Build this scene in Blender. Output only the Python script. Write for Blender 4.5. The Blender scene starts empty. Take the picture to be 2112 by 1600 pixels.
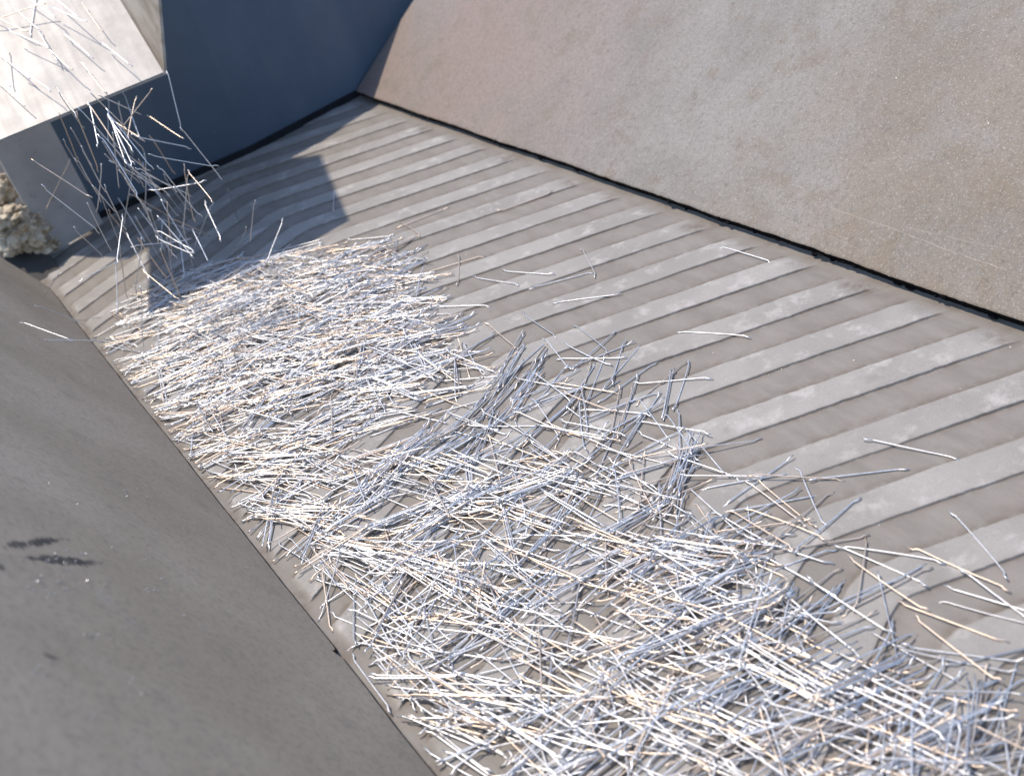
import bpy, bmesh, math, random
import numpy as np
from mathutils import Vector, Matrix, noise

random.seed(7)
rng = np.random.default_rng(11)
SC = bpy.context.scene
COL = SC.collection
H = 0.48                       # camera height above the belt (m); 60 mm fibres fix the scale

# ------------------------------------------------------------------ camera
FPX = 2300.0                   # focal length in pixels of a 2112-wide picture
_dx = np.array([5444, 3400, -FPX], float); _dx /= np.linalg.norm(_dx)
_dy = np.array([-1637, 1066, -FPX], float); _dy -= _dx * (_dx @ _dy); _dy /= np.linalg.norm(_dy)
_n = np.cross(_dx, _dy)
RM = np.stack([_dx, _dy, _n])  # camera axes -> world (x across the belt, y along it, z up)
cam_d = bpy.data.cameras.new('camera')
cam = bpy.data.objects.new('camera', cam_d); COL.objects.link(cam)
M4 = Matrix([list(RM[i]) + [0] for i in range(3)] + [[0, 0, 0, 1]])
M4.translation = Vector((0, 0, H))
cam.matrix_world = M4
cam_d.sensor_width = 36.0; cam_d.sensor_fit = 'HORIZONTAL'
cam_d.lens = 36.0 * FPX / 2112.0
cam_d.clip_start = 0.01; cam_d.clip_end = 100.0
cam_d.dof.use_dof = True; cam_d.dof.focus_distance = 0.84; cam_d.dof.aperture_fstop = 9.0
SC.camera = cam

# ------------------------------------------------------------------ light
SUN = Vector((-0.19, 0.37, 0.91)).normalized()
el = math.asin(SUN.z); az = math.atan2(SUN.x, SUN.y)
w = bpy.data.worlds.new('World'); SC.world = w; w.use_nodes = True
nt = w.node_tree; nt.nodes.clear()
sky = nt.nodes.new('ShaderNodeTexSky'); sky.sky_type = 'NISHITA'; sky.sun_disc = False
sky.sun_elevation = el; sky.sun_rotation = az % (2 * math.pi)
sky.air_density = 1.0; sky.dust_density = 0.6; sky.ozone_density = 1.2
bg = nt.nodes.new('ShaderNodeBackground'); bg.inputs['Strength'].default_value = 0.15
wo = nt.nodes.new('ShaderNodeOutputWorld')
nt.links.new(sky.outputs[0], bg.inputs[0]); nt.links.new(bg.outputs[0], wo.inputs[0])
sd = bpy.data.lights.new('sun', 'SUN'); sd.energy = 2.7; sd.angle = math.radians(1.2); sd.color = (1.0, 0.87, 0.72)
so = bpy.data.objects.new('sun', sd); COL.objects.link(so)
so.rotation_euler = SUN.to_track_quat('Z', 'Y').to_euler()
vs = SC.view_settings
vs.view_transform = 'Standard'; vs.look = 'None'; vs.gamma = 1.0; vs.exposure = 0.75
vs.use_curve_mapping = False

# ------------------------------------------------------------------ helpers
def ray(px, py):
    return RM @ np.array([px - 1056.0, 800.0 - py, -FPX])
CAM = np.array([0, 0, H])
def ground(px, py, z=0.0):
    r = ray(px, py); return CAM + r * ((z - H) / r[2])
def on_y(px, py, y):
    r = ray(px, py); return CAM + r * (y / r[1])
def on_plane(px, py, p, nrm):
    r = ray(px, py); return CAM + r * (((p - CAM) @ nrm) / (r @ nrm))

def link(name, me, mat, parent=None):
    o = bpy.data.objects.new(name, me); COL.objects.link(o)
    if mat is not None and not me.materials: me.materials.append(mat)
    if parent: o.parent = parent
    return o
def tag(o, label=None, cat=None, group=None, kind=None):
    if label: o['label'] = label
    if cat: o['category'] = cat
    if group: o['group'] = group
    if kind: o['kind'] = kind
    return o
def mesh_from(name, verts, faces, smooth=False):
    me = bpy.data.meshes.new(name); me.from_pydata([tuple(v) for v in verts], [], faces); me.update()
    if smooth: me.polygons.foreach_set('use_smooth', [True] * len(me.polygons))
    return me

class N:
    """small node-graph helper"""
    def __init__(s, name):
        s.m = bpy.data.materials.new(name); s.m.use_nodes = True
        s.t = s.m.node_tree; s.b = s.t.nodes['Principled BSDF']
        s.tc = s.t.nodes.new('ShaderNodeTexCoord')
    def put(s, sock, v):
        if hasattr(v, 'is_output'): s.t.links.new(v, sock)
        elif v is not None: sock.default_value = v
    def map(s, scale=(1, 1, 1), loc=(0, 0, 0), rot=(0, 0, 0)):
        k = s.t.nodes.new('ShaderNodeMapping'); s.put(k.inputs[0], s.tc.outputs['Object'])
        k.inputs['Scale'].default_value = scale; k.inputs['Location'].default_value = loc; k.inputs['Rotation'].default_value = rot
        return k.outputs[0]
    def noise(s, scale, detail=4, rough=.55, vec=None, dist=0.0):
        k = s.t.nodes.new('ShaderNodeTexNoise'); s.put(k.inputs['Vector'], vec if vec is not None else s.tc.outputs['Object'])
        k.inputs['Scale'].default_value = scale; k.inputs['Detail'].default_value = detail
        k.inputs['Roughness'].default_value = rough; k.inputs['Distortion'].default_value = dist
        return k.outputs['Fac']
    def vor(s, scale, vec=None, feature='F1'):
        k = s.t.nodes.new('ShaderNodeTexVoronoi'); s.put(k.inputs['Vector'], vec if vec is not None else s.tc.outputs['Object'])
        k.feature = feature; k.inputs['Scale'].default_value = scale
        return k.outputs['Distance']
    def ramp(s, v, a, b, lo=0.0, hi=1.0):
        k = s.t.nodes.new('ShaderNodeMapRange'); s.put(k.inputs[0], v)
        for i, x in enumerate((a, b, lo, hi)): k.inputs[i + 1].default_value = x
        k.interpolation_type = 'SMOOTHSTEP'
        return k.outputs[0]
    def math(s, op, a, b=None, c=None):
        k = s.t.nodes.new('ShaderNodeMath'); k.operation = op
        s.put(k.inputs[0], a)
        if b is not None: s.put(k.inputs[1], b)
        if c is not None: s.put(k.inputs[2], c)
        return k.outputs[0]
    def mix(s, f, a, b):
        k = s.t.nodes.new('ShaderNodeMix'); k.data_type = 'RGBA'
        s.put(k.inputs[0], f)
        for i, v in ((6, a), (7, b)):
            s.put(k.inputs[i], v if hasattr(v, 'is_output') else (*v, 1.0))
        return k.outputs[2]
    def attr(s, name):
        k = s.t.nodes.new('ShaderNodeAttribute'); k.attribute_name = name; return k.outputs['Fac']
    def sep(s):
        k = s.t.nodes.new('ShaderNodeSeparateXYZ'); s.put(k.inputs[0], s.tc.outputs['Object']); return k.outputs
    def bump(s, h, strength, dist):
        k = s.t.nodes.new('ShaderNodeBump'); s.put(k.inputs['Height'], h)
        k.inputs['Strength'].default_value = strength; k.inputs['Distance'].default_value = dist
        s.put(s.b.inputs['Normal'], k.outputs[0])
    def out(s, col=None, rough=None, metal=None, spec=None):
        s.put(s.b.inputs['Base Color'], col if (col is None or hasattr(col, 'is_output')) else (*col, 1))
        s.put(s.b.inputs['Roughness'], rough); s.put(s.b.inputs['Metallic'], metal)
        if spec is not None: s.b.inputs['Specular IOR Level'].default_value = spec
        return s.m

# ------------------------------------------------------------------ materials
def mat_belt():
    g = N('belt_rubber')
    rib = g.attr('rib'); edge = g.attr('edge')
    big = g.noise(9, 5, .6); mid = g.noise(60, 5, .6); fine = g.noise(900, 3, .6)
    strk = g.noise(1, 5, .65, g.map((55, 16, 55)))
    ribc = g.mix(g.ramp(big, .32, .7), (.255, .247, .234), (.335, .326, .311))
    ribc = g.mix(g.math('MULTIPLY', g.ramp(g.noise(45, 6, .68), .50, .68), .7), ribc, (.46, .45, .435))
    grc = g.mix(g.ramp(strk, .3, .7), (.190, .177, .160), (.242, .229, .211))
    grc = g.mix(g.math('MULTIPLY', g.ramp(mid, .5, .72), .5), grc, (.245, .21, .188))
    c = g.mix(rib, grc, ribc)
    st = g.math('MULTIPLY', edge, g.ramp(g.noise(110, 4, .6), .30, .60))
    c = g.mix(g.math('MULTIPLY', st, .6), c, (.115, .085, .06))  # brown rib edges, plus the shade painted beside the skirts
    spot = g.ramp(g.noise(34, 3, .5), .62, .74)
    c = g.mix(g.math('MULTIPLY', spot, .3), c, (.15, .135, .12))
    c = g.mix(g.ramp(fine, .3, .7, 0, .22), c, (.14, .125, .11))
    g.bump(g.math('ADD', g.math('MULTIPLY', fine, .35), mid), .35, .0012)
    return g.out(c, .78, 0, .35)

RA = math.radians(32)
RB = np.array([1.147 * H, 0, .0215 * H]); RUP0 = np.array([math.cos(RA), 0, math.sin(RA)]); RN0 = np.array([-math.sin(RA), 0, math.cos(RA)])
SCRATCH = []
for (ax, ay, bx, by, wd, al) in ((1700, 424, 2112, 568, .0009, .7), (1850, 465, 2112, 520, .0007, .6), (1690, 478, 1780, 520, .0008, .5), (2040, 190, 2112, 225, .0007, .4)):
    A_ = on_plane(ax, ay, RB, RN0); B_ = on_plane(bx, by, RB, RN0); SCRATCH.append((A_[0], A_[1], B_[0], B_[1], wd, al))
def mat_right():
    g = N('skirt_rubber_dusty')
    x, y, z = g.sep()[:3]
    big = g.noise(4.2, 6, .62); m2 = g.noise(26, 6, .68); fine = g.noise(230, 5, .85); grit = g.noise(650, 3, .8)
    strk = g.noise(9, 7, .7, dist=.4)
    c = g.mix(g.ramp(strk, .34, .66), (.176, .170, .158), (.240, .235, .226))
    far = g.math('MULTIPLY', g.ramp(y, .72, 1.25), g.ramp(x, 1.05, .75))                       # the far end is rustier
    c = g.mix(g.math('MULTIPLY', far, g.ramp(strk, .25, .6, .35, 1)), c, (.222, .172, .150))
    c = g.mix(g.math('MULTIPLY', g.ramp(m2, .50, .68), .6), c, (.165, .135, .102))
    c = g.mix(g.math('MULTIPLY', g.math('MULTIPLY', g.ramp(y, .85, .5), g.ramp(x, .95, .66)), g.ramp(g.noise(14, 5, .65), .3, .6, .2, .7)), c, (.195, .155, .112))
    pit = g.ramp(g.noise(75, 6, .75), .60, .70)
    c = g.mix(g.math('MULTIPLY', pit, .5), c, (.085, .075, .063))
    c = g.mix(g.math('MULTIPLY', g.ramp(fine, .48, .66), .6), c, (.10, .092, .08))
    c = g.mix(g.math('MULTIPLY', g.ramp(grit, .54, .68), .55), c, (.46, .45, .435))
    dk = g.ramp(g.noise(11, 6, .7, dist=.6), .64, .72)
    c = g.mix(g.math('MULTIPLY', dk, .45), c, (.11, .10, .088))
    # thin pale scratches running down towards the belt edge
    wob = g.math('MULTIPLY', g.math('SUBTRACT', g.noise(22, 3, .6), .5), .005)
    for (x1, y1, x2, y2, wd, al) in SCRATCH:
        L = math.hypot(x2 - x1, y2 - y1); ux, uy = (x2 - x1) / L, (y2 - y1) / L
        dx_ = g.math('SUBTRACT', x, x1); dy_ = g.math('SUBTRACT', y, y1)
        u = g.math('ADD', g.math('MULTIPLY', dx_, ux), g.math('MULTIPLY', dy_, uy))
        v = g.math('ADD', g.math('SUBTRACT', g.math('MULTIPLY', dy_, ux), g.math('MULTIPLY', dx_, uy)), wob)
        f = g.ramp(g.math('ABSOLUTE', v), wd * .1, wd * .5, 1, 0)
        f = g.math('MULTIPLY', f, g.math('MULTIPLY', g.ramp(u, 0, .01), g.ramp(u, L - .02, L, 1, 0)))
        f = g.math('MULTIPLY', f, g.ramp(g.noise(90, 3), .35, .55, .25, 1))
        c = g.mix(g.math('MULTIPLY', f, al), c, (.33, .295, .245))
    g.bump(g.math('ADD', fine, g.math('MULTIPLY', grit, .5)), .55, .0008)
    return g.out(c, .72, 0, .45)

def mat_left():
    g = N('skirt_rubber_dark')
    big = g.noise(6, 6, .6); m2 = g.noise(35, 6, .65); fine = g.noise(260, 5, .8)
    c = g.mix(g.ramp(big, .33, .68), (.240, .207, .165), (.306, .270, .224))
    c = g.mix(g.math('MULTIPLY', g.ramp(m2, .52, .78), .5), c, (.16, .145, .125))
    c = g.mix(g.math('MULTIPLY', g.ramp(g.noise(16, 5, .7, dist=.5), .60, .72), .5), c, (.27, .255, .235))
    c = g.mix(g.ramp(fine, .45, .65, 0, .45), c, (.12, .11, .098))
    sm = g.ramp(g.math('ADD', g.attr('stain'), g.math('MULTIPLY', g.math('SUBTRACT', g.noise(120, 6, .8), .5), 2.2)), .42, .75)
    sm = g.math('MULTIPLY', sm, g.ramp(g.attr('stain'), .02, .2))
    c = g.mix(g.math('MULTIPLY', sm, g.ramp(m2, .25, .55, .55, 1)), c, (.035, .033, .035))
    g.bump(g.math('ADD', g.math('MULTIPLY', fine, .5), m2), .3, .0008)
    return g.out(c, .75, 0, .3)

def mat_edge():
    g = N('cut_rubber_edge_and_shade')
    n = g.noise(260, 4, .65)
    c = g.mix(g.ramp(n, .58, .8), (.008, .008, .010), (.04, .036, .033))
    g.bump(n, .5, .001)
    return g.out(c, .95, 0, .08)

def mat_blue():
    g = N('blue_paint')
    n = g.noise(5, 5, .6); s = g.noise(1, 5, .6, g.map((10, 10, 2.2)))
    c = g.mix(g.ramp(n, .3, .7), (.060, .092, .142), (.088, .128, .182))
    c = g.mix(g.math('MULTIPLY', g.ramp(s, .5, .75), .5), c, (.12, .155, .20))
    c = g.mix(g.math('MULTIPLY', g.ramp(g.noise(140, 3, .7), .66, .74), .5), c, (.16, .17, .18))
    return g.out(c, .55, 0, .4)

def mat_grey():
    g = N('grey_paint')
    n = g.noise(12, 5, .6)
    c = g.mix(g.ramp(n, .3, .7), (.36, .34, .33), (.50, .48, .465))
    c = g.mix(g.ramp(g.noise(60, 4, .7), .58, .72, 0, .5), c, (.22, .20, .18))
    return g.out(c, .6, 0, .4)

def mat_rubber_shade():
    g = N('black_rubber_and_shade')
    n = g.noise(60, 4, .6)
    return g.out(g.mix(n, (.010, .011, .014), (.022, .024, .03)), .85, 0, .2)

def mat_tray():
    g = N('bright_steel_tray')
    s = g.noise(1, 5, .6, g.map((90, 5, 20))); n = g.noise(22, 5, .65); f = g.noise(300, 3, .6)
    c = g.mix(g.ramp(n, .3, .7), (.33, .322, .31), (.43, .42, .405))
    c = g.mix(g.ramp(g.noise(8, 4, .6), .55, .75, 0, .5), c, (.25, .265, .29))
    r = g.ramp(s, .3, .7, .5, .62)
    g.bump(g.math('ADD', s, g.math('MULTIPLY', f, .4)), .12, .001)
    return g.out(c, r, .35)

def mat_traywall():
    g = N('dull_steel_wall')
    s = g.noise(1, 5, .6, g.map((30, 6, 60))); n = g.noise(30, 4, .6)
    c = g.mix(g.ramp(s, .35, .65), (.20, .165, .12), (.38, .345, .29))
    c = g.mix(g.ramp(n, .55, .75, 0, .5), c, (.12, .10, .075))
    return g.out(c, .5, .3)

def mat_fibre():
    g = N('bright_drawn_steel')
    oi = g.t.nodes.new('ShaderNodeObjectInfo')
    tint = g.math('FRACT', g.math('ADD', oi.outputs['Random'], g.attr('tint')))
    n = g.noise(220, 3, .6)
    c = g.mix(g.ramp(n, .35, .7), (.68, .70, .73), (.80, .82, .85))
    c = g.mix(g.ramp(tint, .70, .76), c, (.77, .65, .54))
    c = g.mix(g.ramp(tint, .22, .08), c, (.50, .515, .545))
    g.put(g.b.inputs['Roughness'], g.ramp(n, .3, .7, .40, .50))
    return g.out(c, None, 1.0)

def mat_clump():
    g = N('dried_tan_dust')
    n = g.noise(70, 6, .7); f = g.noise(400, 3, .7)
    c = g.mix(g.ramp(n, .36, .62), (.34, .265, .18), (.74, .66, .53))
    c = g.mix(g.ramp(f, .55, .75, 0, .5), c, (.12, .095, .06))
    g.bump(g.math('ADD', n, f), .8, .003)
    return g.out(c, .9, 0, .2)

def mat_ground():
    g = N('dark_shop_floor')
    n = g.noise(8, 6, .65)
    return g.out(g.mix(n, (.025, .024, .024), (.07, .065, .06)), .9)

MB, MR, ML, ME = mat_belt(), mat_right(), mat_left(), mat_edge()
MBL, MG, MS, MT, MW, MF, MC, MGR = mat_blue(), mat_grey(), mat_rubber_shade(), mat_tray(), mat_traywall(), mat_fibre(), mat_clump(), mat_ground()

# ------------------------------------------------------------------ ground
gm = mesh_from('ground', [(-8, -8, -.6), (8, -8, -.6), (8, 8, -.6), (-8, 8, -.6)], [(0, 1, 2, 3)])
tag(link('ground', gm, MGR), kind='structure')

# ------------------------------------------------------------------ conveyor belt with raised chevron ribs
PER = 0.1295 * H; XC = 0.655 * H; TIP0 = 0.568 * H; SLOPE = 0.42; RIBH = 0.0014
X0, X1, Y0, Y1 = 0.03 * H, 1.30 * H, 0.10 * H, 3.02 * H
def chev(x):
    d = np.abs(x - XC); r = 0.020 * H
    return -SLOPE * (np.sqrt(d * d + r * r) - r)
def rag(x, k, amp, seed):
    # ragged rib edges: same noise for a whole edge, from vertex to vertex along it
    return np.array([amp * (noise.noise(Vector((xx * 130, k * 7.3 + seed, 0))) * .6 + noise.noise(Vector((xx * 420, k * 3.1 + seed, 5))) * .4
                            + noise.noise(Vector((xx * 25, k * 1.7 + seed, 9))) * .7) for xx in x])
def rib_end(x):
    a = np.clip((1.146 * H - x) / (0.045 * H), 0, 1); b = np.clip((x - 0.145 * H) / (0.012 * H), 0, 1)
    s = a * b; return s * s * (3 - 2 * s)
nx = 430
xs = np.linspace(X0, X1, nx)
tpl = []   # (phase below the rib's far edge, rib height 0..1, which edge, dark edge mask)
for ph, hh, ed, dk in ((0.0, 0, 1, .9), (.030, .8, 1, .25), (.055, 1, 1, .0), (.14, 1, 0, 0), (.24, 1, 0, 0), (.34, 1, 0, 0), (.44, 1, 2, 0), (.488, .98, 2, .35), (.503, 0, 2, 1.0), (.535, 0, 2, .35), (.62, 0, 0, 0), (.72, 0, 0, .0), (.82, 0, 0, .0), (.92, 0, 1, .3), (.97, 0, 1, .8)):
    tpl.append((ph, hh, ed, dk))
rows, hts, edg = [], [], []
k0 = int((Y0 - TIP0) / PER) - 1; k1 = int((Y1 + .3 * H - TIP0) / PER) + 1
ch = chev(xs); re_ = rib_end(xs)
for k in range(k1, k0 - 1, -1):
    wob = 1 + .35 * np.array([noise.noise(Vector((xx * 14, k * 2.2, 3))) for xx in xs])
    skirt_shade = np.clip(1 - np.abs(xs - 1.118 * H) / (.030 * H), 0, 1) * (.6 + .4 * math.sin(k * 2.3)) + .6 * np.clip(1 - np.abs(xs - 1.15 * H) / (.012 * H), 0, 1) + .9 * np.clip(1 - np.abs(xs - .136 * H) / (.022 * H), 0, 1)  # painted shade: shadow patches at rib ends and strips along both skirts
    r1 = rag(xs, k, .0011, 0.0); r2 = rag(xs, k, .0008, 40.0)
    for ph, hh, ed, dk in tpl:
        y = TIP0 + (k - ph) * PER + ch + (r1 if ed == 1 else r2 if ed == 2 else 0)
        rows.append(y); hts.append(hh * re_ * np.clip(wob, .6, 1.25)); edg.append(np.maximum(np.full(nx, dk) * (.25 + .75 * (re_ > .3)) * np.clip(wob, .4, 1.2), skirt_shade * (1.25 if .2 < ph < .56 else .35)))
rows = np.array(rows); hts = np.array(hts); edg = np.array(edg)
nr = len(rows)
sag = lambda x: 0.0 * x
co = np.stack([np.broadcast_to(xs, rows.shape), rows, hts * RIBH], -1).reshape(-1, 3)
# gentle unevenness of the worn rib tops
jj = np.array([noise.noise(Vector((c[0] * 40, c[1] * 40, 2))) * .00035 for c in co]); co[:, 2] += jj
ii = np.arange(nr * nx).reshape(nr, nx)
q = np.stack([ii[:-1, :-1], ii[1:, :-1], ii[1:, 1:], ii[:-1, 1:]], -1).reshape(-1, 4)
cy = co[q].mean(1)[:, 1]; q = q[(cy > Y0) & (cy < Y1)]
bm_ = bpy.data.meshes.new('conveyor_belt')
bm_.from_pydata(co.tolist(), [], q.tolist()); bm_.update()
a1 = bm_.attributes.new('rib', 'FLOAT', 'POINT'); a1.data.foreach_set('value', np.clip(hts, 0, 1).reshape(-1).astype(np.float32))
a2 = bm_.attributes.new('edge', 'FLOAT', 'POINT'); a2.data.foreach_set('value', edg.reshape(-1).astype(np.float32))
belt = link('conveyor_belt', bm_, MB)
# underside sheet so that the belt has a body
sh = mesh_from('belt_carcass', [(X0, Y0, -.009), (X1, Y0, -.009), (X1, Y1, -.009), (X0, Y1, -.009), (X0, Y0, -.0016), (X1, Y0, -.0016), (X1, Y1, -.0016), (X0, Y1, -.0016)],
               [(3, 2, 1, 0), (4, 5, 6, 7), (0, 1, 5, 4), (1, 2, 6, 5), (2, 3, 7, 6), (3, 0, 4, 7)])
link('belt_carcass', sh, MS, belt)
tag(belt, 'dusty grey conveyor belt with raised chevron ribs carrying the steel fibres', 'conveyor belt')

def belt_z(x, y):
    v = y - float(chev(np.array([x]))[0]) - TIP0
    ph = (-v / PER) % 1.0
    return RIBH * float(rib_end(np.array([x]))[0]) if .02 < ph < .50 else 0.0

# ------------------------------------------------------------------ sloping plates
def skirt(name, base_x, base_z, ang, side, y0, y1, L, th, mat, wav, nseg=260, end_shear=0.0, notch=None, stains=()):
    """a thick plate whose lower edge runs along the belt; side=+1 leans out to +x, -1 to -x"""
    ca, sa = math.cos(ang), math.sin(ang)
    up = np.array([side * ca, 0, sa]); nrm_ = np.array([-side * sa, 0, ca])     # visible face normal
    ts = [0, .0012, .0030] + list(np.linspace(.006, L, 190 if side < 0 else 46))
    V, F, ST = [], [], []
    nt_ = len(ts)
    for i in range(nseg + 1):
        f = i / nseg; y = y0 + (y1 - y0) * f
        wv = wav * (noise.noise(Vector((y * 9, 3.3, side))) + .35 * noise.noise(Vector((y * 60, 1.3, side))) + .22 * noise.noise(Vector((y * 240, 7, side))))
        if notch:
            for ny, nw, nd in notch: wv += nd * math.exp(-((y - ny) / nw) ** 2)
        for j, t in enumerate(ts):
            tt = t + wv * max(0, 1 - t / .05)
            und = (.0012 if side > 0 else .0004) * noise.noise(Vector((y * 5, t * 5, 4 + side))) * min(1, t / .03)
            rnd = -0.0008 if j == 0 else (-.0002 if j == 1 else 0)
            p = np.array([base_x, y + end_shear * t * f, base_z]) + up * tt + nrm_ * (und + rnd)
            V.append(p)
            s_ = 0.0
            for (sy, stt, ry, rt, rot, a) in stains:
                dy_, dt_ = y - sy, t - stt
                u = dy_ * math.cos(rot) + dt_ * math.sin(rot); v = -dy_ * math.sin(rot) + dt_ * math.cos(rot)
                s_ = max(s_, a * max(0, 1 - (u / ry) ** 2 - (v / rt) ** 2))
            ST.append(min(1, s_ * 1.6))
    n1 = len(V)
    for p in list(V): V.append(p - nrm_ * th)
    ST = ST + [0.0] * n1
    W = nt_
    for i in range(nseg):
        for j in range(W - 1):
            a = i * W + j
            f1 = (a, a + W, a + W + 1, a + 1) if side < 0 else (a, a + 1, a + W + 1, a + W)
            F.append(f1); F.append(tuple(n1 + k for k in reversed(f1)))
    mi0 = len(F)
    for i in range(nseg):
        a = i * W; F.append((a, n1 + a, n1 + a + W, a + W))
        a = i * W + W - 1; F.append((a, a + W, n1 + a + W, n1 + a))
    for j in range(W - 1):
        a = j; F.append((a, a + 1, n1 + a + 1, n1 + a))
        a = nseg * W + j; F.append((a, n1 + a, n1 + a + 1, a + 1))
    me = bpy.data.meshes.new(name); me.from_pydata([tuple(v) for v in V], [], F); me.update()
    me.materials.append(mat); me.materials.append(ME)
    if side < 0:  # lowest face rows coloured black as the gap shadow under this skirt
        for i in range(nseg): me.polygons[i * (W - 1) * 2].material_index = 1; me.polygons[i * (W - 1) * 2 + 2].material_index = 1
    for k in range(mi0, len(F)): me.polygons[k].material_index = 1
    at = me.attributes.new('stain', 'FLOAT', 'POINT'); at.data.foreach_set('value', ST)
    bm = bmesh.new(); bm.from_mesh(me); bmesh.ops.recalc_face_normals(bm, faces=bm.faces); bm.to_mesh(me); bm.free()
    o = link(name, me, None)
    return o, up, nrm_

RA = math.radians(32)
right, RUP, RN = skirt('rubber_skirt', 1.147 * H, .0215 * H, RA, +1, 0.10 * H, 2.985 * H, 0.75, .0100, MR, .0019, nseg=700)
tag(right, 'dusty rust-tinged grey skirt plate with a black cut edge, opposite the dark skirt', 'belt skirt')
LA = math.radians(60)
LB = np.array([0.137 * H, 0, .004 * H]); LUP = np.array([-math.cos(LA), 0, math.sin(LA)]); LN = np.array([math.sin(LA), 0, math.cos(LA)])
def left_st(px, py):
    p = on_plane(px, py, LB, LN); return p[1], (p - LB) @ LUP
stains = []
for (ax, ay, bx, by, w_, a_) in ((0, 1193, 180, 1152, 8, .62), (45, 1206, 250, 1203, 9, .72), (0, 1232, 45, 1231, 7, .6), (122, 1414, 148, 1415, 8, .5)):
    y_a, t_a = left_st(ax, ay); y_b, t_b = left_st(bx, by); y_c, t_c = left_st(ax, ay + w_)
    L_ = math.hypot(y_b - y_a, t_b - t_a)
    stains.append(((y_a + y_b) / 2, (t_a + t_b) / 2, L_ / 2 + .003, max(.003, math.hypot(y_c - y_a, t_c - t_a)), math.atan2(t_b - t_a, y_b - y_a), a_))
left, _, _ = skirt('rubber_skirt', LB[0], LB[2], LA, -1, 0.10 * H, 2.72 * H, 0.62, .008, ML, .0022, nseg=420, end_shear=.35, notch=((1.078 * H, .006 * H, .006),), stains=stains)
tag(left, 'smooth dark grey skirt plate with black smears, beside the heap edge', 'belt skirt')

# ------------------------------------------------------------------ blue back panel, grey end plate
def strip_wall(name, prof, mat, th=.004):
    """prof: list of (x, y, z0, z1); upright sheet with thickness"""
    V, F = [], []
    m = len(prof)
    for k, (x, y, z0, z1) in enumerate(prof):
        a = prof[max(0, k - 1)]; b = prof[min(m - 1, k + 1)]
        t = Vector((b[0] - a[0], b[1] - a[1], 0)).normalized(); nn = Vector((t.y, -t.x, 0)) * th
        V += [(x, y, z0), (x, y, z1), (x - nn.x, y - nn.y, z0), (x - nn.x, y - nn.y, z1)]
    for k in range(m - 1):
        a, b = 4 * k, 4 * k + 4
        F += [(a, b, b + 1, a + 1), (a + 2, a + 3, b + 3, b + 2), (a, a + 2, b + 2, b), (a + 1, b + 1, b + 3, a + 3)]
    F += [(0, 1, 3, 2), (4 * m - 4, 4 * m - 2, 4 * m - 1, 4 * m - 3)]
    me = mesh_from(name, V, F); me.materials.append(mat)
    return me
YW = 2.965 * H
prof = []
def wtop(x): return (.475 - .39 * (x - .72)) * H
for xx in np.linspace(.27, .78, 8): prof.append((xx * H, YW + (.79 - xx) * .12 * H, .012 * H, wtop(xx)))
for xx in np.linspace(.79, 1.56, 16): prof.append((xx * H, YW + (xx - .79) * .10 * H, .012 * H, wtop(xx)))
blue = link('back_panel', strip_wall('back_panel', prof, MBL), None)
tag(blue, 'deep blue painted steel back panel in shade behind the belt', 'panel')
sp = [(x, y - .004, -.001 * H + .001, .020 * H) for (x, y, a, b) in prof]
link('foot_shade_strip', strip_wall('foot_shade_strip', sp, MS, th=.003), None, blue)  # added dark strip, stands in for the shade along the panel's foot

gp = [(.195 * H, 2.915 * H, .0045, .62 * H), (.22 * H, 2.922 * H, .0045, .62 * H), (.30 * H, 2.94 * H, .0045, .62 * H), (.345 * H, 2.952 * H, .0045, .62 * H)]
gpl = link('end_plate', strip_wall('end_plate', gp, MG, th=.005), None)
tag(gpl, 'plain grey painted steel plate between blue panel and tan dust clump', 'plate')

# ------------------------------------------------------------------ tan dust clumps behind the dark skirt's end
def clump(name, c, r, seed, label):
    bm = bmesh.new(); bmesh.ops.create_icosphere(bm, subdivisions=5, radius=1.0)
    for v in bm.verts:
        d = v.co.normalized()
        k = 1 + .45 * noise.noise(d * 1.7 + Vector((seed, 0, 0))) + .30 * noise.noise(d * 4.5 + Vector((0, seed, 0))) + .14 * abs(noise.noise(d * 11 + Vector((0, 0, seed)))) + .07 * noise.noise(d * 26)
        v.co = Vector((d.x * r[0] * k, d.y * r[1] * k, d.z * r[2] * k)) + Vector(c)
    me = bpy.data.meshes.new(name); bm.to_mesh(me); bm.free()
    me.polygons.foreach_set('use_smooth', [True] * len(me.polygons))
    return tag(link(name, me, MC), label, 'dust clump')
p1 = on_y(45, 482, 2.93 * H)
clump('dust_clump', p1, (.058 * H, .06 * H, .044 * H), 2.1, 'pale tan crusted dust clump wedged above the dark skirt end')
p2 = on_y(0, 392, 2.99 * H)
clump('dust_clump', p2, (.040 * H, .04 * H, .045 * H), 8.4, 'brown crumbly dust clump beside the grey plate, above the pale one')
for q_, (cx_, cy_, cr_) in enumerate(((92, 506, .024), (14, 450, .03), (66, 452, .018))):
    clump('dust_clump', on_y(cx_, cy_, 2.92 * H), (cr_ * H * 1.4, cr_ * H * 1.3, cr_ * H * .8), 3.3 + 4.1 * q_, ('small tan dust crumb at the foot of the grey plate', 'tan dust lump between the pale clump and the brown one', 'smallest tan dust crumb against the grey plate edge')[q_])
lg = mesh_from('support_ledge', [(-.5 * H, 2.80 * H, -.03 * H), (.185 * H, 2.80 * H, -.03 * H), (.185 * H, 3.6 * H, -.03 * H), (-.5 * H, 3.6 * H, -.03 * H),
                                 (-.5 * H, 2.80 * H, .0), (.185 * H, 2.80 * H, .0), (.185 * H, 3.6 * H, .25 * H), (-.5 * H, 3.6 * H, .25 * H)],
               [(3, 2, 1, 0), (4, 5, 6, 7), (0, 1, 5, 4), (1, 2, 6, 5), (2, 3, 7, 6), (3, 0, 4, 7)])
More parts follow.
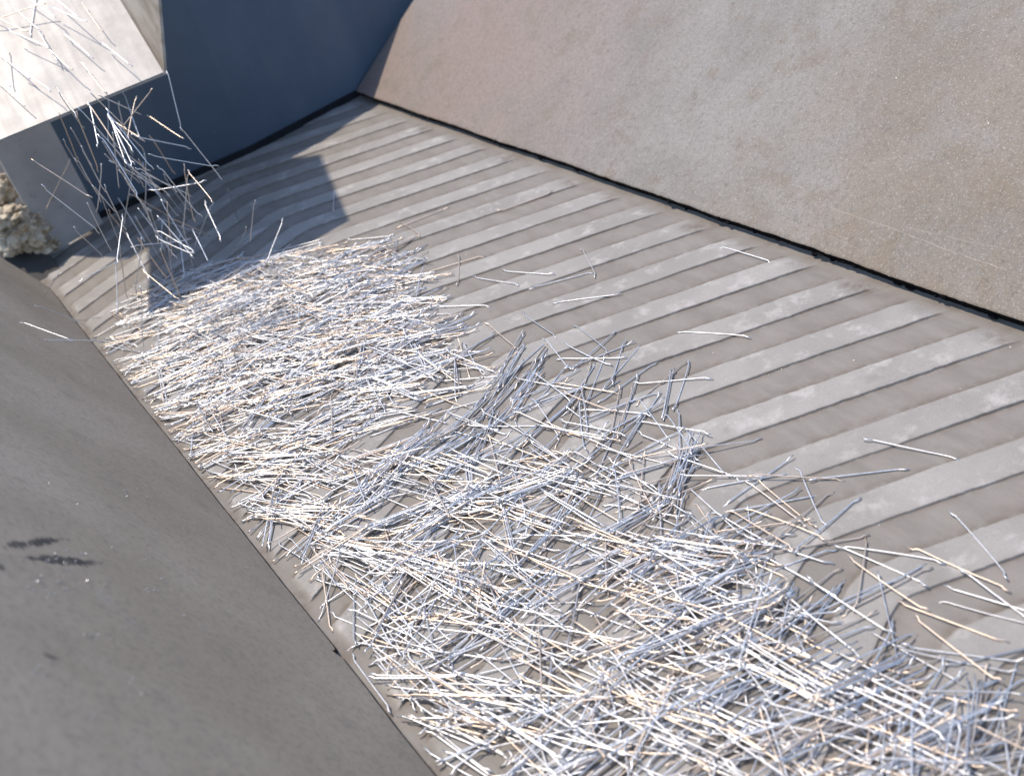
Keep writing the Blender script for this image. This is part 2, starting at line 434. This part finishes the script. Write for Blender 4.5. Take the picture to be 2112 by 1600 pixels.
tag(link('support_ledge', lg, MGR), 'dark sloping ledge under the tan dust clumps', 'ledge')

# ------------------------------------------------------------------ discharge chute
TD = np.array([.113, .872, .477]); TD /= np.linalg.norm(TD)
TE = np.array([-.992, .130, -.003]); TE /= np.linalg.norm(TE)
TN = np.cross(TD, TE); TN = TN if TN[2] > 0 else -TN
TC = on_y(340, 150, 2.42 * H)
chute = bpy.data.objects.new('discharge_chute', None); COL.objects.link(chute)
chute.location = TC
Mr = Matrix([[-TE[0], TD[0], TN[0]], [-TE[1], TD[1], TN[1]], [-TE[2], TD[2], TN[2]]]).to_4x4()
chute.rotation_euler = Mr.to_euler()
tag(chute, 'bright steel chute with a side wall dropping fibres onto the belt', 'chute')
def bevel_box(name, lo, hi, mat, parent, bev=.0012):
    bm = bmesh.new(); bmesh.ops.create_cube(bm, size=1)
    for v in bm.verts: v.co = Vector([(lo[i] + hi[i]) / 2 + v.co[i] * (hi[i] - lo[i]) for i in range(3)])
    bmesh.ops.bevel(bm, geom=bm.edges, offset=bev, segments=2, affect='EDGES')
    me = bpy.data.meshes.new(name); bm.to_mesh(me); bm.free()
    return link(name, me, mat, parent)
FLEN = (on_plane(-15, -25, TC, TN) - TC) @ TD
bevel_box('chute_floor', (-.175, 0, -.004), (0, .40, 0), MT, chute)
# side wall: tapers to nothing at the outlet corner
WL = math.radians(36)
WU = TN * math.cos(WL) - TE * math.sin(WL)
W1 = on_plane(326, 0, TC, np.cross(TD, WU)) - TC
wy, wz = W1 @ TD, W1 @ WU
kk = 1.25; wh = wz * kk; wl = wy * kk
def wp(x, y, z): return (x + z * math.sin(WL), y, z * math.cos(WL) + .0004)
wv = [wp(.0036, .0, -.004), wp(.0036, .395, -.004), wp(.0036, .395, wh), wp(.0036, wl, wh), wp(.0036, .004, .0008), wp(.0006, .0, -.004), wp(.0006, .395, -.004), wp(.0006, .395, wh), wp(.0006, wl, wh), wp(.0006, .004, .0008)]
wm = mesh_from('side_wall', wv, [(0, 1, 2, 3, 4), (9, 8, 7, 6, 5), (0, 5, 6, 1), (1, 6, 7, 2), (2, 7, 8, 3), (3, 8, 9, 4), (4, 9, 5, 0)])
link('side_wall', wm, MW, chute)

# ------------------------------------------------------------------ steel fibres
LF = 0.060; RF = 0.00045
def fibre_profile(off1, off2, bow, lean1=0.0, lean2=0.0):
    off1 *= .72; off2 *= .72
    h = LF / 2
    pts = [(-h, off1, lean1), (-h + .0030, off1 * .97, lean1 * .95), (-h + .0052, off1 * .12, lean1 * .1), (-h + .0066, 0, 0)]
    for t in (-.6, -.3, 0, .3, .6): pts.append((t * (h - .0066), bow * (1 - t * t), 0))
    pts += [(h - .0066, 0, 0), (h - .0052, off2 * .12, lean2 * .1), (h - .0030, off2 * .97, lean2 * .95), (h, off2, lean2)]
    return np.array(pts)
PROFILES = [fibre_profile(.0020, .0020, .0002), fibre_profile(.0019, -.0019, -.0001), fibre_profile(.0022, .0018, .0005, .0004, -.0003),
            fibre_profile(.0016, .0021, -.0004), fibre_profile(.0021, -.0017, .0003, -.0004, .0005), fibre_profile(.0018, .0023, -.0002, .0006, .0006)]
def tube(pts, r, ns):
    V, F = [], []
    m = len(pts)
    for i in range(m):
        t = pts[min(m - 1, i + 1)] - pts[max(0, i - 1)]; t = t / np.linalg.norm(t)
        u = np.cross(t, [0, 0, 1.0]); u /= np.linalg.norm(u); v = np.cross(u, t)
        rr = r * (1.05 if i in (0, 1, m - 1, m - 2) else 1.0)        # crimped ends are slightly flattened
        for k in range(ns):
            a = 2 * math.pi * (k + .5) / ns; V.append(pts[i] + u * math.cos(a) * rr + v * math.sin(a) * r)
    for i in range(m - 1):
        for k in range(ns):
            a, b = i * ns + k, i * ns + (k + 1) % ns; F.append((a, b, b + ns, a + ns))
    F.append(tuple(reversed(range(ns)))); F.append(tuple((m - 1) * ns + k for k in range(ns)))
    return np.array(V), F
TUBES = [tube(p, RF, 8) for p in PROFILES]
FMESH = []
for i, (V, F) in enumerate(TUBES):
    me = mesh_from('steel_fiber', V, F, True); me.materials.append(MF); FMESH.append(me)

# height field of what already lies on the belt
CELL = .004
gx, gy = int((X1 - X0) / CELL) + 2, int((Y1 - Y0) / CELL) + 2
HF = np.zeros((gx, gy))
for i in range(gx):
    for j in range(gy): HF[i, j] = belt_z(X0 + (i + .5) * CELL, Y0 + (j + .5) * CELL)
TS = np.linspace(-1, 1, 15)
def cells(c, d):
    X = c[0] + TS * d[0] * LF / 2; Y = c[1] + TS * d[1] * LF / 2
    return np.clip(((X - X0) / CELL).astype(int), 0, gx - 1), np.clip(((Y - Y0) / CELL).astype(int), 0, gy - 1)
def drop(c, d, pack=.78):
    """lay a fibre (centre c, unit direction d in the belt plane) on what is already there"""
    I, J = cells(c, d); hh = HF[I, J]
    l = np.argmax(hh[:8] - .0004 * np.abs(TS[:8] + .6)); r = 7 + np.argmax(hh[7:] - .0004 * np.abs(TS[7:] - .6))
    if r - l < 5: l, r = max(0, l - 3), min(14, r + 3)
    s = (hh[r] - hh[l]) / (TS[r] - TS[l]); s = max(-.013, min(.013, s))
    z0 = np.max(hh - s * TS)
    zz = z0 + s * TS + RF * 1.15
    HF[I, J] = np.maximum(hh, np.minimum(zz + RF * (2 * pack - 1), hh + RF * 2 * pack + .0))
    return z0 + RF * 1.15, s / (LF / 2)
FIB = []   # (centre xyz, axis direction xyz, roll, profile index, region)
def lay(px, py, ang, region, bundle=1, jit=0.0):
    m = ground(px, py); a = math.radians(ang)
    q1 = ground(px + 15 * math.cos(a), py - 15 * math.sin(a)); d = (q1 - m)[:2]; d /= np.linalg.norm(d)
    d0 = d
    for b in range(bundle):
        t_ = rng.normal(0, .035) if bundle > 1 else 0
        d = np.array([d0[0] * math.cos(t_) - d0[1] * math.sin(t_), d0[0] * math.sin(t_) + d0[1] * math.cos(t_)]); lat = np.array([-d[1], d[0]])
        c = m[:2] + lat * (b - (bundle - 1) / 2) * RF * rng.uniform(2.2, 5) + d * (rng.normal(0, .003) if bundle > 1 else 0)
        e1, e2 = c - d * LF / 2, c + d * LF / 2
        lim = 0.141 * H
        mn = min(e1[0], e2[0])
        if mn < lim: c = c + np.array([lim - mn, 0])
        mx = max(e1[0], e2[0])
        if mx > 1.13 * H: c = c - np.array([mx - 1.13 * H, 0])
        z, s = drop(c, d)
        dd = np.array([d[0], d[1], s]); dd /= np.linalg.norm(dd)
        roll = rng.choice([0, math.pi]) + rng.normal(0, .35) if region == 'stray' else rng.uniform(0, 2 * math.pi)
        FIB.append((np.array([c[0], c[1], z]), dd, roll, int(rng.integers(len(TUBES))), region))
def inside(px, py, poly):
    r = False; n_ = len(poly)
    for i in range(n_):
        x1, y1 = poly[i]; x2, y2 = poly[i - 1]
        if (y1 > py) != (y2 > py) and px < (x2 - x1) * (py - y1) / (y2 - y1) + x1: r = not r
    return r
def heap(poly, n_, mixes, region, pb=.25):
    """n_ fibres spread evenly over the patch of belt with these corners"""
    W = [ground(*p)[:2] for p in poly]
    lo = np.min(W, 0); hi = np.max(W, 0); k = 0; out = []
    ws = np.array([m[0] for m in mixes]); ws = ws / ws.sum()
    while k < n_:
        c = rng.uniform(lo, hi)
        if not inside(c[0], c[1], W): continue
        v = RM.T @ (np.array([c[0], c[1], 0]) - CAM); px = 1056 - v[0] / v[2] * FPX; py = 800 + v[1] / v[2] * FPX
        mx = mixes[rng.choice(len(mixes), p=ws)]
        ang = rng.uniform(-90, 90) if mx[1] is None else rng.normal(mx[1], mx[2])
        b = int(rng.integers(2, 4)) if rng.random() < pb else 1
        out.append((px, py, ang, region, b)); k += b
    return out
jobs = []
jobs += heap([(230, 650), (330, 580), (480, 540), (640, 520), (820, 510), (900, 580), (880, 640), (960, 720), (1020, 760), (930, 850), (760, 900), (600, 960), (450, 985), (400, 930), (330, 850), (270, 800), (240, 740)],
             1000, [(.66, 21, 9), (.22, -10, 12), (.12, None)], 'far', .18)
jobs += heap([(430, 590), (820, 550), (900, 660), (900, 780), (780, 830), (450, 850), (340, 720)], 540, [(.72, 23, 9), (.18, -12, 12), (.10, None)], 'far', .25)
rng.shuffle(jobs); jobs = [tuple([float(a), float(b), float(c), str(d), int(e)]) for a, b, c, d, e in jobs]
mid = heap([(430, 980), (620, 960), (900, 900), (1150, 770), (1290, 850), (1380, 970), (1480, 1060), (1600, 1090), (1650, 1170), (1300, 1180), (1000, 1190), (760, 1180), (660, 1130), (540, 1090), (470, 1010)],
           300, [(.45, -16, 9), (.38, 30, 12), (.17, None)], 'mid', .1)
mid += heap([(880, 1010), (940, 1010), (1130, 770), (1040, 720)], 44, [(1, 50, 9)], 'mid', .3)
mid += heap([(640, 1110), (720, 1090), (980, 900), (880, 880)], 52, [(1, 42, 10)], 'mid', .3)
mid += heap([(800, 1060), (1150, 980), (1180, 1030), (820, 1110)], 52, [(1, 22, 9)], 'mid', .3)
mid += heap([(1330, 1060), (1400, 950), (1430, 960), (1380, 1090)], 18, [(1, 65, 14)], 'mid', .4)
mid += heap([(500, 950), (640, 940), (650, 1000), (520, 1000)], 34, [(1, 3, 6)], 'mid', .3)
mid += heap([(560, 1040), (680, 1040), (680, 1090), (580, 1090)], 28, [(1, -6, 8)], 'mid', .3)
mid += heap([(640, 1110), (820, 1130), (1000, 1180), (980, 1230), (760, 1190)], 40, [(1, -19, 8)], 'mid', .3)
near = heap([(790, 1250), (1000, 1170), (1330, 1140), (1560, 1150), (1720, 1220), (1830, 1320), (1960, 1440), (2112, 1560), (2150, 1700), (1200, 1750), (980, 1650), (910, 1560), (870, 1450), (1000, 1330)],
            290, [(.42, 31, 9), (.36, -25, 8), (.22, None)], 'near', .10)
near += heap([(1300, 1290), (1650, 1230), (1880, 1430), (2000, 1600), (1950, 1720), (1150, 1720), (1050, 1560), (1150, 1420)], 250, [(.46, 31, 10), (.30, -27, 8), (.24, None)], 'near', .1)
near += heap([(1280, 1240), (1420, 1120), (1560, 1130), (1420, 1280)], 45, [(1, 27, 9)], 'near', .4)
near += heap([(700, 1180), (900, 1220), (920, 1430), (800, 1400)], 26, [(.6, -36, 12), (.4, 40, 15)], 'near', .1)
near += heap([(830, 1400), (1050, 1400), (1080, 1500), (940, 1540)], 32, [(1, -12, 12)], 'near', .2)
near += heap([(1820, 1450), (2100, 1440), (2112, 1620), (1850, 1620)], 30, [(.7, 78, 12), (.3, 30, 15)], 'near', .2)
mid += heap([(900, 960), (1270, 930), (1540, 1140), (1640, 1290), (1000, 1400), (780, 1220)], 175, [(.40, -20, 10), (.34, 32, 12), (.26, None)], 'mid', .08)
mid += heap([(620, 1140), (760, 1180), (1010, 1560), (900, 1540)], 34, [(.55, -38, 14), (.3, -8, 8), (.15, 60, 15)], 'near', .05)
edge = heap([(1200, 690), (1330, 760), (1500, 930), (1650, 1060), (1850, 1290), (2050, 1400), (2112, 1520), (1900, 1400), (1500, 1050), (1200, 800)], 24, [(.4, -30, 12), (.25, 25, 12), (.35, 75, 20)], 'edge', .1)
midnear = mid + near + edge
for i in rng.permutation(len(midnear)): jobs.append(midnear[i])
for j in jobs: lay(*j)

# single fibres read off the bare belt: (end, end)
STRAYS = [((1035, 438), (1133, 403), 'lone bright fibre on far ribs, nearest the back panel of the tilted ones'),
 ((690, 393), (688, 448), 'short-looking upright fibre in the blue shade near the back panel'),
 ((818, 453), (875, 496), 'dull fibre slanting down just above the tip of the far heap'),
 ((845, 462), (900, 440), 'small bright fibre just right of the dull slanting one above far heap'),
 ((708, 497), (820, 490), 'thin pale fibre lying level along the top of the far heap'),
 ((555, 528), (665, 497), 'warm coloured fibre of the twin pair on top of far heap'),
 ((560, 535), (668, 503), 'blue coloured fibre of the twin pair on top of far heap'),
 ((1198, 510), (1233, 577), 'steep fibre on bare ribs whose lower end meets a flat one'),
 ((1035, 560), (1140, 572), 'nearly level grey fibre on bare ribs left of the steep one'),
 ((1098, 597), (1220, 563), 'fibre whose right end touches the foot of the steep fibre'),
 ((975, 573), (1072, 592), 'dull fibre lying flat between far heap and level grey fibre'),
 ((948, 527), (946, 590), 'dull upright fibre standing out beside the far heap tip'),
 ((790, 588), (905, 578), 'warm fibre poking out of the far heap towards the bare belt'),
 ((895, 560), (985, 533), 'fibre rising from the far heap tip across the upright one'),
 ((1145, 628), (1278, 611), 'bright warm fibre lying level by itself below the steep fibre'),
 ((1480, 510), (1597, 545), 'white fibre lying by itself closest to the black-edged skirt'),
 ((1400, 688), (1545, 697), 'white level fibre lying alone in the middle of the bare ribs'),
 ((890, 640), (1012, 632), 'warm level fibre just right of the far heap'),
 ((990, 657), (1080, 735), None), ((1085, 655), (1140, 692), None), ((1180, 668), (1262, 735), 'dull fibre slanting down under the bright warm level one'),
 ((1127, 705), (1172, 762), None), ((1160, 742), (1280, 745), None), ((1292, 690), (1258, 810), None),
 ((1425, 745), (1393, 848), 'steep blue fibre crossing a warm level one on bare ribs'),
 ((1310, 795), (1465, 785), 'warm level fibre crossed by the steep blue one'),
 ((1335, 762), (1255, 820), None), ((1310, 803), (1272, 910), None), ((1315, 870), (1465, 902), None), ((1315, 822), (1383, 915), None),
 ((1368, 847), (1437, 953), None), ((1402, 858), (1405, 945), None), ((1405, 945), (1558, 912), 'long blue fibre reaching right from the foot of an upright one'),
 ((1290, 955), (1455, 930), None), ((1147, 873), (1300, 905), None), ((1200, 800), (1215, 900), None), ((1222, 752), (1190, 845), None),
 ((1780, 910), (1977, 947), 'red-tinted fibre lying alone far out on the bare ribs'),
 ((1410, 990), (1580, 990), None), ((1565, 992), (1720, 990), None), ((1690, 990), (1850, 970), 'level fibre at the right end of a row of three, below the red-tinted one'),
 ((1645, 962), (1700, 1090), None), ((1600, 1125), (1712, 1018), None), ((1655, 1130), (1755, 1045), None),
 ((1725, 1125), (1950, 1165), 'upper warm fibre of the pair sharing a left end on bare ribs'), ((1735, 1132), (1900, 1205), 'lower warm fibre of the pair sharing a left end on bare ribs'),
 ((1870, 1130), (2085, 1220), 'warm fibre sloping down beside the dark steep one'), ((1955, 1050), (2085, 1200), 'dark steep fibre lying alone near the bend of a rib'),
 ((1960, 1215), (2160, 1280), None), ((1940, 1240), (2150, 1300), None), ((1735, 1147), (1920, 1275), None), ((1785, 1140), (1772, 1230), None),
 ((1750, 1252), (1890, 1180), 'upper blue fibre of a close parallel pair beside near heap'), ((1755, 1262), (1900, 1184), 'lower blue fibre of a close parallel pair beside near heap'),
 ((2010, 1200), (2130, 1290), None), ((1860, 1250), (2060, 1325), None), ((1865, 1340), (2110, 1370), None), ((2000, 1370), (2140, 1335), None),
 ((1900, 1290), (2040, 1400), None), ((1850, 1435), (2105, 1445), 'level pale fibre along the lower right side of near heap'),
 ((1600, 1290), (2020, 1505), None), ((1640, 1020), (1500, 1090), None), ((1490, 1045), (1650, 1150), None), ((1560, 1060), (1680, 1110), None),
 ((580, 1130), (660, 1180), None), ((690, 1250), (900, 1340), None), ((735, 1205), (733, 1330), None), ((668, 1180), (682, 1300), None), ((720, 1360), (800, 1470), None)]
NSTRAY0 = len(FIB); SLAB = []
for a, b, lab in STRAYS:
    m = ((a[0] + b[0]) / 2, (a[1] + b[1]) / 2)
    lay(m[0], m[1], math.degrees(math.atan2(a[1] - b[1], b[0] - a[0])), 'stray'); SLAB.append(lab)

# fibres in the air between the chute lip and the heap: (end, end), straight lines of sight fix where they are
FALL = [((345, 145), (375, 268)), ((372, 262), (458, 370)), ((316, 182), (240, 278)), ((255, 190), (290, 290)), ((155, 230), (205, 355)), ((162, 222), (262, 335)),
 ((215, 225), (315, 350)), ((158, 325), (210, 415)), ((210, 290), (268, 385)), ((205, 275), (290, 410)), ((305, 320), (450, 345)), ((270, 280), (395, 305)),
 ((305, 395), (425, 375)), ((275, 345), (255, 465)), ((83, 383), (208, 480)), ((66, 330), (190, 410)), ((145, 330), (95, 430)), ((205, 395), (248, 505)),
 ((285, 430), (365, 535)), ((327, 340), (415, 450)), ((378, 340), (400, 460)), ((420, 415), (458, 497)), ((478, 402), (497, 470)), ((524, 415), (515, 500)),
 ((585, 452), (548, 545)), ((510, 470), (478, 530)), ((270, 507), (395, 495)), ((335, 450), (333, 520)), ((295, 490), (278, 605)), ((160, 580), (265, 527)),
 ((238, 535), (243, 650)), ((330, 515), (372, 612)), ((365, 530), (378, 620)), ((290, 555), (370, 620)), ((303, 610), (305, 735)), ((125, 560), (78, 625)),
 ((40, 662), (150, 702)), ((92, 660), (200, 704)), ((70, 701), (213, 703)), ((230, 250), (262, 345)), ((300, 315), (300, 430)), ((190, 380), (240, 440)), ((180, 210), (240, 300)),
 ((120, 230), (160, 330)), ((165, 300), (215, 395)), ((190, 250), (255, 350)), ((230, 300), (300, 385)), ((130, 290), (185, 380)), ((245, 410), (300, 500)), ((180, 420), (230, 520)), ((310, 280), (360, 360)), ((280, 200), (262, 290)), ((210, 340), (200, 440)), ((345, 400), (400, 470)), ((395, 470), (430, 540)), ((150, 470), (215, 530)), ((440, 420), (400, 520)), ((255, 440), (240, 545)), ((290, 470), (345, 560)), ((225, 330), (330, 390))]
FL = {0: 'fibre dropping steeply from the chute corner', 1: 'bright fibre falling just below the one at the chute corner', 2: 'fibre falling tilted against the others close under the chute lip',
 14: 'thick pale fibre falling in front of the grey plate', 26: 'thin bright fibre falling level above the heap', 29: 'fibre falling crosswise over bare belt left of the heap', 34: 'upright fibre landing on the left end of far heap',
 36: 'warm fibre flying over the dark skirt edge, outermost of three', 37: 'warm fibre flying over the dark skirt edge, upper of three', 38: 'bluish fibre flying level over the dark skirt edge', 24: 'pale fibre falling above the twin pair on far heap'}
for i in range(46):       # more of the stream
    t = rng.random(); px = 215 + 110 * t + rng.normal(0, 45); py = 190 + 330 * t; a_ = math.radians(rng.normal(58, 22)); L_ = rng.uniform(85, 125)
    FALL.append(((px, py), (px + L_ * math.cos(a_), py + L_ * math.sin(a_))))
AIR = []
for i, (a, b) in enumerate(FALL):
    ra, rb = ray(*a), ray(*b); ra = ra / np.linalg.norm(ra); rb = rb / np.linalg.norm(rb)
    g0 = ground((a[0] + b[0]) / 2, (a[1] + b[1]) / 2)
    ymax = min(2.55 * H, g0[1] - .10 * H)
    ya = min(ymax, (2.30 + .22 * math.sin(i * 2.4)) * H)
    s = ya / ra[1]
    sn = math.sqrt(max(1e-9, 1 - (ra @ rb) ** 2))
    s = min(s, LF * .96 / sn)
    A = CAM + ra * s
    bq = -s * (ra @ rb); disc = max(0, bq * bq - (s * s - LF * LF)); sgn = 1 if i % 3 else -1
    t = -bq + sgn * math.sqrt(disc)
    B = CAM + rb * t
    if min(A[2], B[2]) < .012:   # keep clear of the heap
        up_ = .012 - min(A[2], B[2]); A[2] += up_; B[2] += up_
    d = (B - A); d /= np.linalg.norm(d)
    AIR.append(((A + B) / 2, d, rng.uniform(0, 6.28), int(rng.integers(len(TUBES))), FL.get(i)))
# fibres sliding down the chute
TRAY = [((20, 10), (95, 75)), ((-20, 30), (55, 70)), ((105, -10), (165, 45)), ((60, 35), (140, 160)), ((90, 90), (150, 150)), ((0, 115), (70, 175)), ((150, 105), (235, 215)), ((10, 60), (110, 105)), ((170, 10), (215, 75)), ((40, -15), (120, 40)), ((110, 170), (165, 250))]
TL = []
TRAY += [((0, 40), (80, 20)), ((25, 130), (110, 190)), ((-15, 160), (60, 230)), ((200, 80), (280, 150)), ((75, -10), (60, 80)), ((120, 60), (200, 130)), ((95, 10), (190, 60)), ((10, 85), (20, 190))]
for i, (a, b) in enumerate(TRAY):
    p0 = TC + TN * (.0012 + .014 * ((i * 7) % 5) / 4)
    A = on_plane(*a, p0, TN); B = on_plane(*b, p0, TN); d = B - A; d /= np.linalg.norm(d)
    d = d + TN * .05 * ((i % 3)); d /= np.linalg.norm(d)
    TL.append(((A + B) / 2 + TN * .0015 * (i % 3), d, rng.uniform(0, 6.28), int(rng.integers(len(TUBES)))))

cr_bm = bmesh.new()
for i in range(34):
    y = rng.uniform(.55, 2.7) * H; p = np.array([RB[0], y, RB[2]]) + RN0 * -rng.uniform(.002, .010) - RUP0 * rng.uniform(0, .0012)
    r = bmesh.ops.create_icosphere(cr_bm, subdivisions=2, radius=1)['verts']; sx = rng.uniform(.0012, .0042); sz = rng.uniform(.0008, .0020)
    for v in r:
        k_ = 1 + .5 * noise.noise(v.co * 2 + Vector((i * 3.7, 0, 0))); v.co = Vector((v.co.x * sz * k_ + p[0], v.co.y * sx * k_ + p[1], v.co.z * sz * k_ + p[2]))
cr_me = bpy.data.meshes.new('rubber_crumbs'); cr_bm.to_mesh(cr_me); cr_bm.free()
tag(link('rubber_crumbs', cr_me, ME), 'dark crumbs of worn rubber clinging under the black cut edge', 'crumbs', kind='stuff')

def frame(d, roll):
    d = Vector(d).normalized(); z = Vector((0, 0, 1)); y = z.cross(d)
    if y.length < 1e-4: y = Vector((0, 1, 0))
    y.normalize(); z = d.cross(y)
    m = Matrix([[d.x, y.x, z.x], [d.y, y.y, z.y], [d.z, y.z, z.z]])
    return m @ Matrix.Rotation(roll, 3, 'X')
def place(c, d, roll, pi, label, group):
    o = bpy.data.objects.new('steel_fiber', FMESH[pi]); COL.objects.link(o)
    m = frame(d, roll).to_4x4(); m.translation = Vector(c); o.matrix_world = m
    return tag(o, label, 'steel fiber', group)

REST = 'bright hooked-end steel fibre lying scattered singly on bare belt beside the heaps'
for k, (c, d, roll, pi, lab) in enumerate(AIR):
    place(c, d, roll, pi, lab or 'steel fibre falling through the air in the stream below the chute', 'fibres falling from the chute')
for c, d, roll, pi in TL:
    place(c, d, roll, pi, 'steel fibre sliding down the bright chute towards its lip', 'fibres sliding on the chute')
for k, (c, d, roll, pi, reg) in enumerate(FIB[NSTRAY0:]):
    place(c, d, roll, pi, SLAB[k] or REST, 'single fibres around the heaps')
LEFT_N = 298 - len(AIR) - len(TL) - len(STRAYS)
# of the heaps, the fibres that show largest (near the camera and on top) are things of their own
score = []
for k, (c, d, roll, pi, reg) in enumerate(FIB[:NSTRAY0]):
    v = RM.T @ (c - CAM); px = 1056 - v[0] / v[2] * FPX; py = 800 + v[1] / v[2] * FPX
    if not (10 < px < 2100 and py < 1590): continue
    I, J = cells(c[:2], d[:2] / np.linalg.norm(d[:2]))
    bury = np.mean(np.maximum(0, HF[I, J] - (c[2] + TS * d[2] * LF / 2)))
    dist = np.linalg.norm(c - CAM); foreshort = np.linalg.norm(np.cross(d, (c - CAM) / dist))
    score.append((foreshort / dist - bury * 900, k))
score.sort(reverse=True)
SOLO = {k for s, k in score[:LEFT_N]}
for k in sorted(SOLO):
    c, d, roll, pi, reg = FIB[k]
    if c[0] < .36 * H: lab = 'hooked steel fibre on top of the near heap, close along the dark skirt'
    elif c[1] > .78 * H: lab = 'hooked steel fibre on the thin upper fringe of the near heap'
    elif c[0] > .60 * H: lab = 'hooked steel fibre on the outer slope of the near heap, by bare ribs'
    else: lab = 'hooked steel fibre on the crowded middle of the near heap'
    place(c, d, roll, pi, lab, 'fibres on top of the near heap')
VV, FF, TT, base = [], [], [], 0
for k, (c, d, roll, pi, reg) in enumerate(FIB[:NSTRAY0]):
    if k in SOLO: continue
    V, F = TUBES[pi]
    R = np.array(frame(d, roll)); VV.append(V @ R.T + c)
    FF += [tuple(i + base for i in f) for f in F]; base += len(V); TT += [rng.random()] * len(V)
hm = bpy.data.meshes.new('steel_fiber_heap'); hm.from_pydata(np.concatenate(VV).tolist(), [], FF); hm.update()
at = hm.attributes.new('tint', 'FLOAT', 'POINT'); at.data.foreach_set('value', TT)
hm.polygons.foreach_set('use_smooth', [True] * len(hm.polygons))
tag(link('steel_fiber_heap', hm, MF), 'dense tangle of bright steel fibres heaped along the belt', 'fiber heap', kind='stuff')

# ------------------------------------------------------------------ glinting steel filings
def filings(name, pts, nrms, sizes, label):
    V, F = [], []
    for p, n_, s in zip(pts, nrms, sizes):
        b = len(V); ax = rng.normal(size=3); ax /= np.linalg.norm(ax); u = np.cross(ax, [.3, .5, .8]); u /= np.linalg.norm(u); v = np.cross(ax, u)
        p = p + np.asarray(n_) * s * .35
        V += [p + u * s, p + v * s * .7, p - u * s * .8, p - v * s * .6, p + ax * s * .6, p - ax * s * .6]
        F += [(b + i, b + (i + 1) % 4, b + 4) for i in range(4)] + [(b + (i + 1) % 4, b + i, b + 5) for i in range(4)]
    o = link(name, mesh_from(name, V, F), MF)
    return tag(o, label, 'filings', kind='stuff')
RB = np.array([1.147 * H, 0, .0215 * H])
P_, N_, S_ = [], [], []
for i in range(1500):
    t = rng.uniform(.01, .6); y = rng.uniform(.25, 1.4); P_.append(RB + RUP * t + np.array([0, y, 0])); N_.append(RN); S_.append(rng.uniform(.0002, .0006))
filings('steel_filings', P_, N_, S_, 'glinting steel filings sprinkled on the rust-tinged skirt plate')
P_, N_, S_ = [], [], []
for i in range(240):
    t = rng.uniform(.01, .36); y = rng.uniform(.3, 1.1); P_.append(LB + LUP * t + np.array([0, y, 0])); N_.append(LN); S_.append(rng.uniform(.00016, .0004))
for (px, py, n_) in ((140, 1150, 14), (90, 1210, 16), (170, 1205, 8), (330, 1205, 12), (210, 1315, 6), (90, 1375, 3), (290, 1420, 4), (207, 1482, 2), (625, 1490, 1), (270, 1152, 3), (380, 1275, 2), (280, 1015, 9)):
    for _ in range(n_):
        P_.append(on_plane(px + rng.normal(0, 25), py + rng.normal(0, 10), LB, LN)); N_.append(LN); S_.append(rng.uniform(.0003, .0008))
filings('steel_filings', P_, N_, S_, 'glinting steel filings stuck to the dark smeared skirt plate')
P_, N_, S_ = [], [], []
for i in range(1000):
    x = rng.uniform(.16, 1.13) * H; y = rng.uniform(.4, 2.8) * H
    P_.append(np.array([x, y, belt_z(x, y)])); N_.append((0, 0, 1)); S_.append(rng.uniform(.00018, .0005))
filings('steel_filings', P_, N_, S_, 'tiny steel crumbs strewn over the ribbed belt')
